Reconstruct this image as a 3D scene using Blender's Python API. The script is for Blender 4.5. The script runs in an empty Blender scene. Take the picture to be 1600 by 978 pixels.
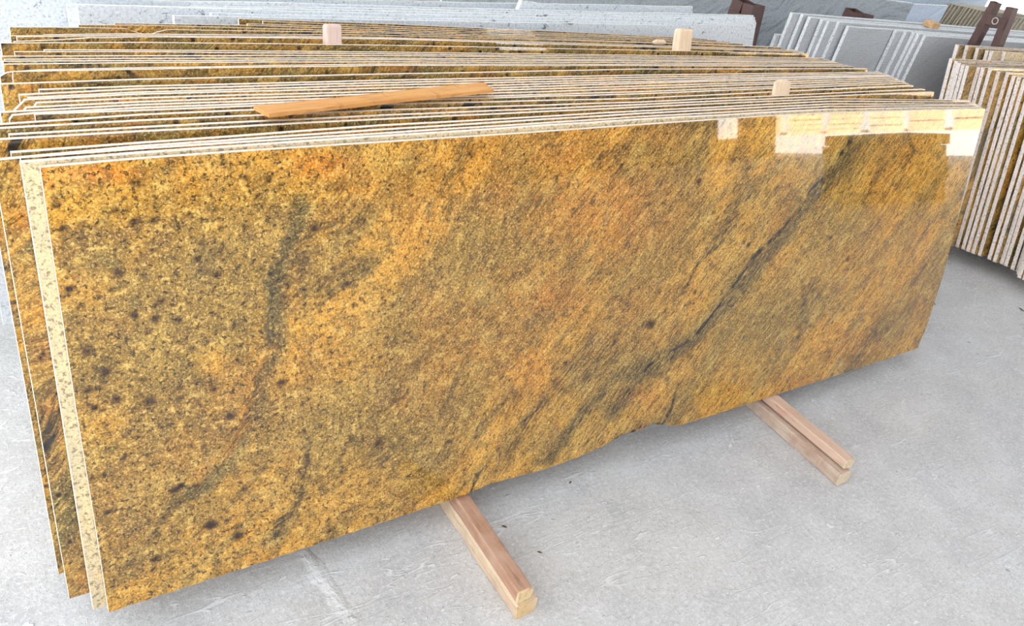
import bpy, math, random
import numpy as np
from mathutils import Matrix, Vector
random.seed(7); np.random.seed(7)
rng = random.Random(11)
scene = bpy.context.scene

# ------------------------------------------------------------------ camera
FP = 1303.0                                   # focal length in pixels of the 1600 px wide frame
CAMH = 1.418
_v1 = np.array([2034., -400., FP]); _v1 /= np.linalg.norm(_v1)       # world X seen from the camera
_v3 = np.array([-918., -1008., FP])
_up = np.cross(_v1, _v3); _up /= np.linalg.norm(_up)
R = np.array([_v1, np.cross(_up, _v1), _up])                          # world = R @ camera (x right, y down, z ahead)
cd = bpy.data.cameras.new('camera'); cam = bpy.data.objects.new('camera', cd)
scene.collection.objects.link(cam)
m = Matrix.Identity(4)
for i in range(3):
    m[i][0] = R[i][0]; m[i][1] = -R[i][1]; m[i][2] = -R[i][2]
m[2][3] = CAMH
cam.matrix_world = m
cd.sensor_width = 36.0; cd.sensor_fit = 'HORIZONTAL'; cd.lens = FP / 1600 * 36
cd.clip_start = 0.05; cd.clip_end = 500
scene.camera = cam

# ------------------------------------------------------------------ sky, sun, exposure
world = bpy.data.worlds.new('sky'); scene.world = world; world.use_nodes = True
wn = world.node_tree.nodes; wl = world.node_tree.links
bg = wn['Background']
tcw = wn.new('ShaderNodeTexCoord'); sepw = wn.new('ShaderNodeSeparateXYZ'); rw = wn.new('ShaderNodeValToRGB')
wl.new(tcw.outputs['Generated'], sepw.inputs[0]); wl.new(sepw.outputs[2], rw.inputs[0])
rw.color_ramp.elements[0].position = 0.0; rw.color_ramp.elements[0].color = (1.0, 0.98, 0.95, 1)
rw.color_ramp.elements[1].position = 0.5; rw.color_ramp.elements[1].color = (0.86, 0.93, 1.0, 1)
wl.new(rw.outputs[0], bg.inputs[0]); bg.inputs[1].default_value = 10.0
sd = bpy.data.lights.new('sun', 'SUN'); sun = bpy.data.objects.new('sun', sd); scene.collection.objects.link(sun)
sd.energy = 95.0; sd.angle = math.radians(3); sd.color = (1, 0.97, 0.94)
sun.rotation_euler = (math.radians(-30), math.radians(-24), 0)
sun.location = (14, -10, 12)
scene.view_settings.view_transform = 'Standard'; scene.view_settings.look = 'None'
scene.view_settings.gamma = 1.0; scene.view_settings.use_curve_mapping = False
scene.view_settings.exposure = -1.66

# ------------------------------------------------------------------ helpers
def ray(p):
    v = np.array([p[0] - 800.0, p[1] - 489.0, FP]); return R @ (v / np.linalg.norm(v))
OC = np.array([0, 0, CAMH])
def hz(p, z):
    r = ray(p); return OC + r * ((z - CAMH) / r[2])
def lin(c):
    return tuple((x / 12.92 if x <= 0.04045 else ((x + 0.055) / 1.055) ** 2.4) for x in (v / 255.0 for v in c)) + (1.0,)
def link(o, parent=None):
    scene.collection.objects.link(o)
    if parent is not None: o.parent = parent
    return o
def tag(o, label=None, cat=None, group=None, kind=None):
    if label: o['label'] = label
    if cat: o['category'] = cat
    if group: o['group'] = group
    if kind or cat: o['kind'] = kind or 'thing'
    return o
def mesh_obj(name, verts, faces, mats, parent=None, midx=None, smooth=False):
    me = bpy.data.meshes.new(name)
    me.from_pydata([tuple(map(float, v)) for v in verts], [], faces)
    for mt in (mats if isinstance(mats, (list, tuple)) else [mats]): me.materials.append(mt)
    if midx is not None: me.polygons.foreach_set('material_index', midx)
    if smooth: me.polygons.foreach_set('use_smooth', [True] * len(me.polygons))
    me.update()
    return link(bpy.data.objects.new(name, me), parent)
def box_data(x0, y0, z0, x1, y1, z1):
    v = [(x0, y0, z0), (x1, y0, z0), (x1, y1, z0), (x0, y1, z0), (x0, y0, z1), (x1, y0, z1), (x1, y1, z1), (x0, y1, z1)]
    f = [(0, 3, 2, 1), (4, 5, 6, 7), (0, 1, 5, 4), (1, 2, 6, 5), (2, 3, 7, 6), (3, 0, 4, 7)]
    return v, f

class Plane:
    """a slab plane: long direction az, tilt th from the vertical (positive: top away), offset c of its front at z = zb"""
    def __init__(s, az, th, c, zb):
        a, t = math.radians(az), math.radians(th)
        s.U = np.array([math.cos(a), math.sin(a), 0]); s.Pp = np.array([-math.sin(a), math.cos(a), 0]); s.Z = np.array([0, 0, 1.0])
        s.V = s.Pp * math.sin(t) + s.Z * math.cos(t); s.B = s.Pp * math.cos(t) - s.Z * math.sin(t)
        s.O = s.Pp * c + s.Z * zb; s.zb = zb
    def uv(s, p):
        r = ray(p); t = (s.B @ (s.O - OC)) / (s.B @ r); q = OC + r * t - s.O
        return np.array([q @ s.U, q @ s.V])
    def mat(s, u):
        o = s.O + s.U * u
        mm = Matrix.Identity(4)
        for i in range(3): mm[i][0] = s.U[i]; mm[i][1] = s.B[i]; mm[i][2] = s.V[i]; mm[i][3] = o[i]
        return mm

def slab_mesh(name, pl, poly, thick, mats, jitter=0.0005, parent=None):
    """poly: (u, v) outline, anticlockwise seen from the front; front face polished, rim rough"""
    u0 = min(p[0] for p in poly)
    pts = []
    n = len(poly)
    for i in range(n):
        a, b = np.array(poly[i]), np.array(poly[(i + 1) % n])
        L = np.linalg.norm(b - a); k = max(1, int(L / 0.12))
        for j in range(k):
            q = a + (b - a) * j / k
            if j: q = q + np.array([rng.uniform(-1, 1), rng.uniform(-1, 1)]) * jitter
            pts.append((q[0] - u0, max(q[1], 0.0)))
    k = len(pts); e = min(0.0005, thick * 0.05)
    cx = sum(p[0] for p in pts) / k; cz = sum(p[1] for p in pts) / k
    def ring(y, ins):
        out = []
        for i, (x, z) in enumerate(pts):
            a = np.array(pts[i - 1]); b = np.array(pts[(i + 1) % k]); d = b - a; d = d / (np.linalg.norm(d) + 1e-9)
            out.append((x - d[1] * ins, y, z + d[0] * ins))
        return out
    verts = ring(0, e) + ring(e, 0) + ring(thick - e, 0) + ring(thick, e)
    faces = [tuple(range(k))]; midx = [0]
    for r_ in range(3):
        for i in range(k):
            j = (i + 1) % k
            faces.append((r_ * k + i, (r_ + 1) * k + i, (r_ + 1) * k + j, r_ * k + j)); midx.append(1)
    faces.append(tuple(range(4 * k - 1, 3 * k - 1, -1))); midx.append(2 if len(mats) > 2 else 1)
    o = mesh_obj(name, verts, faces, mats, parent, midx)
    o.matrix_world = pl.mat(u0)
    return o

# ------------------------------------------------------------------ material helpers
class MT:
    def __init__(s, name):
        s.m = bpy.data.materials.new(name); s.m.use_nodes = True
        s.n = s.m.node_tree.nodes; s.l = s.m.node_tree.links; s.b = s.n['Principled BSDF']
    def node(s, t, **kw):
        n = s.n.new(t)
        for k, v in kw.items():
            if hasattr(n, k): setattr(n, k, v)
        return n
    def set(s, sock, v):
        if isinstance(v, bpy.types.NodeSocket): s.l.new(v, sock)
        else: sock.default_value = v
    def coord(s, rand=0.0, out='Object'):
        tc = s.node('ShaderNodeTexCoord')
        if not rand: return tc.outputs[out]
        oi = s.node('ShaderNodeObjectInfo'); a = s.node('ShaderNodeVectorMath', operation='MULTIPLY_ADD')
        cb = s.node('ShaderNodeCombineXYZ'); s.l.new(oi.outputs['Random'], cb.inputs[0]); s.l.new(oi.outputs['Random'], cb.inputs[2])
        s.l.new(cb.outputs[0], a.inputs[0]); a.inputs[1].default_value = (rand, rand, rand * 1.7); s.l.new(tc.outputs[out], a.inputs[2])
        return a.outputs[0]
    def noise(s, vec, scale, detail=2.0, rough=0.5, dist=0.0, out=0):
        n = s.node('ShaderNodeTexNoise'); s.l.new(vec, n.inputs['Vector'])
        n.inputs['Scale'].default_value = scale; n.inputs['Detail'].default_value = detail
        n.inputs['Roughness'].default_value = rough; n.inputs['Distortion'].default_value = dist
        return n.outputs[out]
    def voro(s, vec, scale, out='Color', feat='F1'):
        n = s.node('ShaderNodeTexVoronoi'); n.feature = feat; s.l.new(vec, n.inputs['Vector']); n.inputs['Scale'].default_value = scale
        return n.outputs[out]
    def ramp(s, fac, stops, interp='LINEAR'):
        n = s.node('ShaderNodeValToRGB'); s.l.new(fac, n.inputs[0]); cr = n.color_ramp; cr.interpolation = interp
        while len(cr.elements) < len(stops): cr.elements.new(0.5)
        for e, (p, c) in zip(cr.elements, stops):
            e.position = p; e.color = c if len(c) == 4 else tuple(c) + (1,)
        return n.outputs[0]
    def mr(s, v, a, b, c=0.0, d=1.0):
        n = s.node('ShaderNodeMapRange'); s.set(n.inputs[0], v)
        for i, x in enumerate((a, b, c, d)): n.inputs[i + 1].default_value = x
        return n.outputs[0]
    def math(s, op, a, b=0.0):
        n = s.node('ShaderNodeMath', operation=op); s.set(n.inputs[0], a); s.set(n.inputs[1], b); return n.outputs[0]
    def vmul(s, v, f):
        n = s.node('ShaderNodeVectorMath', operation='MULTIPLY'); s.l.new(v, n.inputs[0]); s.set(n.inputs[1], f); return n.outputs[0]
    def vadd(s, v, f):
        n = s.node('ShaderNodeVectorMath', operation='ADD'); s.l.new(v, n.inputs[0]); s.set(n.inputs[1], f); return n.outputs[0]
    def mix(s, f, a, b, mode='MIX'):
        n = s.node('ShaderNodeMix'); n.data_type = 'RGBA'; n.blend_type = mode
        s.set(n.inputs[0], f); s.set(n.inputs[6], a); s.set(n.inputs[7], b); return n.outputs[2]
    def bump(s, h, strength, dist=0.001):
        n = s.node('ShaderNodeBump'); s.l.new(h, n.inputs['Height']); n.inputs['Strength'].default_value = strength; n.inputs['Distance'].default_value = dist
        s.l.new(n.outputs[0], s.b.inputs['Normal'])
    def col(s, c): s.set(s.b.inputs['Base Color'], c)
    def rough(s, v): s.set(s.b.inputs['Roughness'], v)

def gold_granite(name, attr=False, pale=False):
    M = MT(name)
    co = M.coord(0 if attr else 37.0)
    if attr:
        a = M.node('ShaderNodeAttribute'); a.attribute_name = 'stone_flow'; flow = a.outputs['Vector']
        a2 = M.node('ShaderNodeAttribute'); a2.attribute_name = 'stone_mix'; sp = M.node('ShaderNodeSeparateColor'); M.l.new(a2.outputs['Color'], sp.inputs[0])
        a3 = M.node('ShaderNodeAttribute'); a3.attribute_name = 'stone_calm'; calm = a3.outputs['Fac']
        vein, olive, orange, spots = sp.outputs[0], sp.outputs[1], sp.outputs[2], a2.outputs['Alpha']
    else:
        warp = M.noise(co, 2.2, 2.0, 0.5, 0, 1); calm = M.mr(co, 0, 1, 0.45, 0.45)
        w = M.vadd(M.vmul(warp, (0.45, 0, 0.45)), co)
        mp = M.node('ShaderNodeMapping'); M.l.new(w, mp.inputs[0]); mp.inputs['Rotation'].default_value = (0, math.radians(44), 0)
        flow = mp.outputs[0]
        vein = M.mr(M.noise(M.vmul(flow, (2.5, 1, 14)), 1.0, 3, 0.6), 0.52, 0.66)
        olive = M.mr(M.noise(M.vmul(flow, (2.5, 1, 7)), 1.5, 4, 0.65), 0.36, 0.58)
        orange = M.mr(M.noise(co, 6.0, 3, 0.6), 0.54, 0.74)
        spots = M.mr(M.voro(co, 30, 'Distance'), 0.2, 0.1)
    # mid tone from the three stone colours
    ochre = lin((206, 148, 52)); oliv = lin((88, 84, 50)); orng = lin((204, 112, 26)); dark = lin((38, 30, 22))
    inv = M.math('SUBTRACT', 1.0, calm)
    def blend(a_, b_): return M.math('ADD', M.math('MULTIPLY', a_, inv), M.math('MULTIPLY', b_, calm))
    c = M.mix(M.math('MULTIPLY', olive, 0.92), ochre, oliv)
    c = M.mix(M.math('MULTIPLY', orange, 0.85), c, orng)
    c = M.mix(M.mr(M.noise(co, 11.0, 4, 0.65), 0.52, 0.66, 0, 0.35), c, lin((232, 194, 108)))
    c = M.mix(M.mr(M.noise(M.vadd(co, (7, 2, 4)), 14.0, 4, 0.65), 0.52, 0.64, 0, 0.6), c, lin((104, 76, 42)))
    # streaks drawn out along the flow on the right, clumps on the left
    st = M.noise(M.vmul(flow, (9, 60, 70)), 1.0, 4, 0.7); iso = M.noise(co, 44.0, 4, 0.75)
    c = M.mix(blend(M.mr(st, 0.50, 0.62, 0, 0.7), M.mr(iso, 0.51, 0.61, 0, 0.8)), c, lin((84, 70, 40)))
    c = M.mix(blend(M.mr(st, 0.47, 0.35, 0, 0.5), M.mr(iso, 0.47, 0.37, 0, 0.7)), c, lin((240, 200, 110)))
    # crystal grain
    g = M.noise(co, 210.0, 3, 0.75); g2 = M.noise(M.vadd(co, (5, 9, 2)), 250.0, 2, 0.7); g3 = M.noise(M.vadd(co, (2, 1, 9)), 105.0, 3, 0.72)
    c = M.mix(M.mr(g2, 0.53, 0.61, 0, 0.8), c, M.mix(0.5, c, lin((250, 214, 136))))
    c = M.mix(M.mr(g, 0.50, 0.58, 0, 0.8), c, M.mix(0.6, c, lin((70, 48, 22))))
    st2 = M.noise(M.vmul(flow, (40, 120, 180)), 1.0, 3, 0.72)
    c = M.mix(blend(M.mr(st2, 0.53, 0.59, 0, 0.92), M.mr(g3, 0.55, 0.60, 0, 0.92)), c, dark)
    # veins and dark mineral spots
    c = M.mix(M.math('MULTIPLY', vein, M.math('MAXIMUM', M.mr(st2, 0.42, 0.54, 0.2, 1.0), M.mr(vein, 0.8, 1.0))), c, lin((40, 36, 30)))
    c = M.mix(M.math('MULTIPLY', spots, M.mr(g, 0.3, 0.55, 0.8, 1.0)), c, lin((44, 24, 20)))
    if pale:
        c = M.mix(0.62, c, lin((232, 216, 180)))
        c = M.mix(M.mr(g3, 0.53, 0.60, 0, 0.75), c, lin((96, 88, 66))); c = M.mix(M.mr(g, 0.53, 0.6, 0, 0.5), c, lin((120, 108, 80)))
        M.rough(0.6); M.bump(g, 0.3, 0.001)
    else:
        M.rough(0.022)
        M.b.inputs['Specular IOR Level'].default_value = 0.7
    M.col(c)
    return M.m

def granite(name, base, light, dark, scale=140, darkamt=0.5, rough=0.35, flow=0.0, blotch=None, lines=0.0, spec=None):
    M = MT(name); co = M.coord(23.0)
    n1 = M.noise(co, scale, 3, 0.65)
    c = M.mix(M.mr(n1, 0.35, 0.65), lin(base), lin(light))
    if flow:
        w = M.vadd(M.vmul(M.noise(co, 1.6, 2, 0.5, 0, 1), (0.5, 0, 0.5)), co)
        mp = M.node('ShaderNodeMapping'); M.l.new(w, mp.inputs[0]); mp.inputs['Rotation'].default_value = (0, math.radians(35), 0)
        st = M.noise(M.vmul(mp.outputs[0], (5, 20, 42)), 1.0, 4, 0.65)
        c = M.mix(M.mr(st, 0.5, 0.68, 0, flow), c, lin(dark)); c = M.mix(M.mr(st, 0.46, 0.3, 0, flow), c, lin(light))
    n2 = M.noise(co, scale * 0.7, 2, 0.6)
    c = M.mix(M.mr(n2, 0.58, 0.68, 0, darkamt), c, lin(dark))
    if blotch:
        d = M.noise(M.vmul(M.vadd(co, (3, 1, 5)), (1, 1, 1.8)), 17, 5, 0.8, 0.9)
        c = M.mix(M.mr(d, 0.60, 0.64, 0, 0.85), c, lin(blotch))
    if lines:
        w = M.node('ShaderNodeTexWave', wave_type='BANDS', bands_direction='Z'); M.l.new(co, w.inputs['Vector'])
        w.inputs['Scale'].default_value = 26; w.inputs['Distortion'].default_value = 1.2; w.inputs['Detail'].default_value = 2; w.inputs['Detail Scale'].default_value = 3
        c = M.mix(M.math('MULTIPLY', w.outputs['Fac'], lines), c, lin(dark))
    if spec is not None: M.b.inputs['Specular IOR Level'].default_value = spec
    M.col(c); M.rough(rough); M.bump(n1, 0.15, 0.001)
    return M.m

def wood(name, base, light, dark, pale=None, rough=0.75, axis=1, saw=False, endpale=None):
    M = MT(name); co = M.coord(5.0)
    sc = [55, 55, 55]; sc[axis] = 5
    g = M.noise(M.vmul(co, tuple(sc)), 1.0, 4, 0.65, 0.4)
    c = M.mix(M.mr(g, 0.35, 0.65), lin(base), lin(light))
    c = M.mix(M.mr(M.noise(M.vmul(co, tuple(x * 3 for x in sc)), 1.0, 2, 0.6), 0.56, 0.72, 0, 0.6), c, lin(dark))
    if pale: c = M.mix(M.mr(M.noise(co, 14, 3, 0.6), 0.42, 0.68, 0, 0.8), c, lin(pale))
    if saw:
        s2 = [12, 12, 12]; s2[axis] = 95
        c = M.mix(M.mr(M.noise(M.vmul(co, tuple(s2)), 1.0, 2, 0.5), 0.6, 0.72, 0, 0.5), c, lin(dark))
    if endpale:
        sx = M.node('ShaderNodeSeparateXYZ'); M.l.new(M.coord(), sx.inputs[0])
        c = M.mix(M.mr(sx.outputs[1], 0.004, 0.001), c, M.mix(M.mr(M.noise(co, 60, 3, 0.6), 0.5, 0.7, 0, 0.5), lin(endpale), lin(dark)))
        rings = M.noise(M.vmul(co, (30, 160, 30)), 1.0, 2, 0.5); c = M.mix(M.mr(rings, 0.6, 0.72, 0, 0.35), c, lin(light))
    M.col(c); M.rough(rough); M.bump(g, 0.5, 0.0015)
    return M.m

def plain(name, base, dark, scale=20, rough=0.6, amt=0.6):
    M = MT(name); co = M.coord()
    n = M.noise(co, scale, 4, 0.6)
    M.col(M.mix(M.mr(n, 0.4, 0.7, 0, amt), lin(base), lin(dark))); M.rough(rough); M.bump(n, 0.2, 0.002)
    return M.m

m_gold = gold_granite('golden_granite_polished')
m_gold_front = gold_granite('golden_granite_front', attr=True)
m_gold_pale = gold_granite('golden_granite_unpolished', pale=True)
m_edge = granite('cream_sawn_edge', (236, 216, 196), (252, 242, 230), (158, 122, 100), 130, 0.45, 0.8)
m_edge2 = granite('pinkish_speckled_edge', (218, 206, 198), (240, 232, 226), (104, 90, 82), 150, 0.6, 0.8)
m_grey = granite('grey_sawn_granite', (186, 189, 193), (208, 211, 214), (140, 143, 148), 120, 0.3, 0.5, flow=0.2, lines=0.1)
m_grey_edge = granite('grey_speckled_edge', (206, 210, 212), (236, 240, 242), (116, 122, 128), 170, 0.7, 0.8)
m_cream_top = m_grey_edge
m_white = granite('white_spotted_granite', (190, 198, 207), (222, 227, 233), (126, 138, 146), 150, 0.6, 0.35, blotch=(62, 68, 78))
m_white_edge = granite('white_granite_edge', (228, 230, 224), (248, 250, 246), (146, 152, 142), 70, 0.5, 0.8)
m_swirl = granite('grey_swirled_granite', (160, 167, 174), (200, 206, 210), (96, 102, 112), 150, 0.5, 0.3, flow=0.6)
m_blue = granite('pale_blue_granite', (190, 208, 230), (226, 236, 248), (150, 170, 196), 120, 0.4, 0.3, flow=0.5)
m_brown = granite('brown_grey_granite', (140, 132, 116), (168, 160, 142), (98, 90, 76), 120, 0.5, 0.6)
m_brown_edge = granite('brown_grey_edge', (160, 152, 134), (194, 186, 168), (104, 96, 82), 160, 0.5, 0.8)
m_batten = wood('weathered_batten', (158, 118, 96), (180, 142, 118), (112, 80, 64), pale=(186, 156, 136), endpale=(218, 192, 148))
m_batten_low = wood('pale_batten', (204, 180, 150), (224, 206, 180), (150, 116, 88), pale=(184, 156, 134), endpale=(206, 176, 132))
m_plank = wood('fresh_sawn_plank', (190, 134, 72), (208, 156, 96), (140, 92, 48), axis=0, saw=True)
m_block = wood('pale_block', (222, 196, 166), (236, 214, 188), (190, 156, 126), axis=2)
m_block_pink = wood('pinkish_block', (206, 180, 170), (222, 200, 190), (170, 140, 130), axis=2)
m_plank_block = wood('brown_block', (184, 146, 104), (204, 170, 130), (140, 104, 70), axis=0)
m_steel = plain('brown_painted_steel', (80, 56, 52), (52, 36, 34), 30, 0.55)
m_cream_tile = granite('cream_stone', (226, 206, 170), (244, 230, 200), (190, 164, 124), 60, 0.3, 0.7)
m_cream_tile2 = granite('pinkish_stone', (222, 190, 156), (236, 208, 178), (184, 146, 112), 60, 0.3, 0.7)

# floor: dusty, scuffed cement
def floor_mat():
    M = MT('dusty_cement'); co = M.coord()
    big = M.noise(co, 0.9, 3, 0.6); mid = M.noise(co, 7, 5, 0.7); fine = M.noise(co, 95, 4, 0.75); tiny = M.noise(co, 300, 2, 0.7)
    c = M.mix(M.mr(big, 0.35, 0.65), lin((200, 200, 202)), lin((209, 207, 204)))
    c = M.mix(M.mr(mid, 0.48, 0.66, 0, 0.55), c, lin((224, 225, 226)))
    c = M.mix(M.mr(mid, 0.46, 0.32, 0, 0.5), c, lin((176, 178, 180)))
    c = M.mix(M.mr(fine, 0.53, 0.64, 0, 0.6), c, lin((238, 239, 240)))
    c = M.mix(M.mr(fine, 0.46, 0.34, 0, 0.4), c, lin((158, 160, 162)))
    c = M.mix(M.mr(tiny, 0.58, 0.68, 0, 0.6), c, lin((132, 132, 132)))
    # a few thin scratches in several directions, and pale crumbs of cement
    gate = M.mr(M.noise(M.vadd(co, (4, 4, 4)), 2.3, 2, 0.5), 0.42, 0.56)
    hs = None
    for rot, sc, w_, o_ in ((22, (0.9, 7, 1), .0045, 1), (38, (0.7, 6, 1), .004, 5), (-56, (1.1, 7, 1), .004, 9), (80, (0.8, 5, 1), .0035, 13)):
        mp = M.node('ShaderNodeMapping'); M.l.new(M.vadd(co, (o_, o_ * 2, 0)), mp.inputs[0]); mp.inputs['Rotation'].default_value = (0, 0, math.radians(rot)); mp.inputs['Scale'].default_value = sc
        n = M.math('ABSOLUTE', M.math('SUBTRACT', M.noise(mp.outputs[0], 1.6, 3, 0.5, 0.15), 0.5))
        n = M.math('MULTIPLY', M.mr(n, w_, w_ * .3), M.mr(M.noise(M.vadd(co, (o_ * 3, 2, 0)), 3.2, 3, 0.6), 0.48, 0.58))
        hs = n if hs is None else M.math('MAXIMUM', hs, n)
    mp = M.node('ShaderNodeMapping'); M.l.new(co, mp.inputs[0]); mp.inputs['Rotation'].default_value = (0, 0, math.radians(20)); mp.inputs['Scale'].default_value = (1, 2.2, 1)
    crumb = M.mr(M.noise(mp.outputs[0], 34, 2, 0.5, 0.4), 0.665, 0.70)
    # one raised trail of spilled cement running under the slab
    tc = M.node('ShaderNodeSeparateXYZ'); M.l.new(M.vadd(co, M.vmul(M.noise(co, 14, 3, 0.6, 0, 1), (0.05, 0, 0))), tc.inputs[0])
    line = M.math('ABSOLUTE', M.math('SUBTRACT', M.math('ADD', tc.outputs[0], M.math('MULTIPLY', tc.outputs[1], 0.13)), 0.660))
    trail = M.math('MULTIPLY', M.mr(line, 0.020, 0.004), M.mr(mid, 0.36, 0.56, 0.1, 1.0))
    pale = M.math('MAXIMUM', M.math('MULTIPLY', hs, 0.8), M.math('MAXIMUM', crumb, M.math('MULTIPLY', trail, 0.7)))
    c = M.mix(M.math('MULTIPLY', pale, 0.6), c, lin((246, 247, 248)))
    # small round grease spots
    v = M.voro(co, 7, 'Distance'); c = M.mix(M.mr(v, 0.045, 0.03, 0, 0.55), c, lin((118, 116, 114)))
    v = M.voro(M.vadd(co, (3, 3, 0)), 13, 'Distance'); c = M.mix(M.mr(v, 0.04, 0.02, 0, 0.5), c, lin((128, 124, 118)))
    h = M.math('ADD', M.math('MULTIPLY', fine, 0.55), M.math('ADD', M.math('MULTIPLY', mid, 0.9), M.math('ADD', M.math('MULTIPLY', hs, 0.25), M.math('ADD', M.math('MULTIPLY', crumb, 0.5), trail))))
    M.col(c); M.rough(0.62); M.bump(h, 0.8, 0.006); M.b.inputs['Specular IOR Level'].default_value = 0.35
    return M.m
m_floor = floor_mat()
m_wall = plain('grey_plaster', (150, 146, 140), (120, 116, 110), 4, 0.9)
m_roof = plain('sheet_roof', (206, 208, 210), (170, 172, 176), 3, 0.6)
m_ground = plain('pale_yard_ground', (222, 222, 224), (196, 196, 198), 1.5, 0.95)

# ------------------------------------------------------------------ setting
X0, X1, Y0, Y1, ZR = -2.5, 12.0, -7.2, 8.0, 3.9
v, f = box_data(X0, Y0, -0.1, X1, Y1, 0.0)
tag(mesh_obj('floor', v, f, m_floor), kind='structure')
v, f = box_data(-60, -60, -0.25, 70, 60, -0.1)
tag(mesh_obj('ground', v, f, m_ground), kind='structure')
v, f = box_data(X0 - 0.1, Y0 - 0.5, ZR, X1 + 0.5, Y1 + 0.5, ZR + 0.1)
tag(mesh_obj('ceiling', v, f, m_roof), kind='structure')
def wall_with_holes(name, xs, zs, holes, y0, y1, mat):
    verts, faces = [], []
    for i in range(len(xs) - 1):
        for j in range(len(zs) - 1):
            if (i, j) in holes: continue
            v_, f_ = box_data(xs[i], y0, zs[j], xs[i + 1], y1, zs[j + 1]); b = len(verts); verts += v_
            faces += [tuple(a + b for a in q) for q in f_]
    return tag(mesh_obj(name, verts, faces, mat), kind='structure')
wall_with_holes('wall_front', [X0, 7.1, 8.1, 10.6, 11.3, X1], [-0.1, 0.35, 1.0, 1.5, 2.2, 3.1], {(1, 3), (3, 1)}, Y0 - 0.2, Y0, m_wall)
v, f = box_data(X0, Y1, -0.1, X1, Y1 + 0.2, ZR)
tag(mesh_obj('wall_back', v, f, m_wall), kind='structure')
for i, (px, py) in enumerate([(X0 + .2, Y0 + .2), (X1 - .2, Y1 - .2), (X0 + .2, Y1 - .2), (X1 - .2, Y0 - .02), (2.0, Y0 - .02)]):
    v, f = box_data(px - .12, py - .12, 0, px + .12, py + .12, ZR)
    tag(mesh_obj('trim_%d' % (i + 1), v, f, m_wall), kind='structure')

# ------------------------------------------------------------------ the long stack of golden slabs
ZB = 0.0743
LEAN = math.degrees(math.atan2(0.194502548, 0.980902013))
C0 = 1.0836
ORD = ['front', 'second', 'third', 'fourth', 'fifth', 'sixth', 'seventh', 'eighth', 'ninth', 'tenth', 'eleventh', 'twelfth', 'thirteenth',
       'fourteenth', 'fifteenth', 'sixteenth', 'seventeenth', 'eighteenth', 'nineteenth', 'twentieth']
def ordinal(n):   # n from 1
    if n <= 20: return 'first' if n == 1 else ORD[n - 1]
    t = {2: 'twenty', 3: 'thirty'}[n // 10]
    if n % 10 == 0: return {30: 'thirtieth'}[n]
    return t + '-' + ('first' if n % 10 == 1 else ORD[n % 10 - 1])
HULL = [(1100, 63), (1169, 69), (1208, 71.5), (1244, 78), (1270, 86), (1304, 96), (1312, 99), (1334, 104), (1366, 109), (1381, 115), (1392, 118),
        (1404, 124), (1415, 128), (1420, 131), (1444, 139), (1455, 143), (1476, 147), (1490, 154), (1520, 160), (1530, 165), (1540, 170)]
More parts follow.
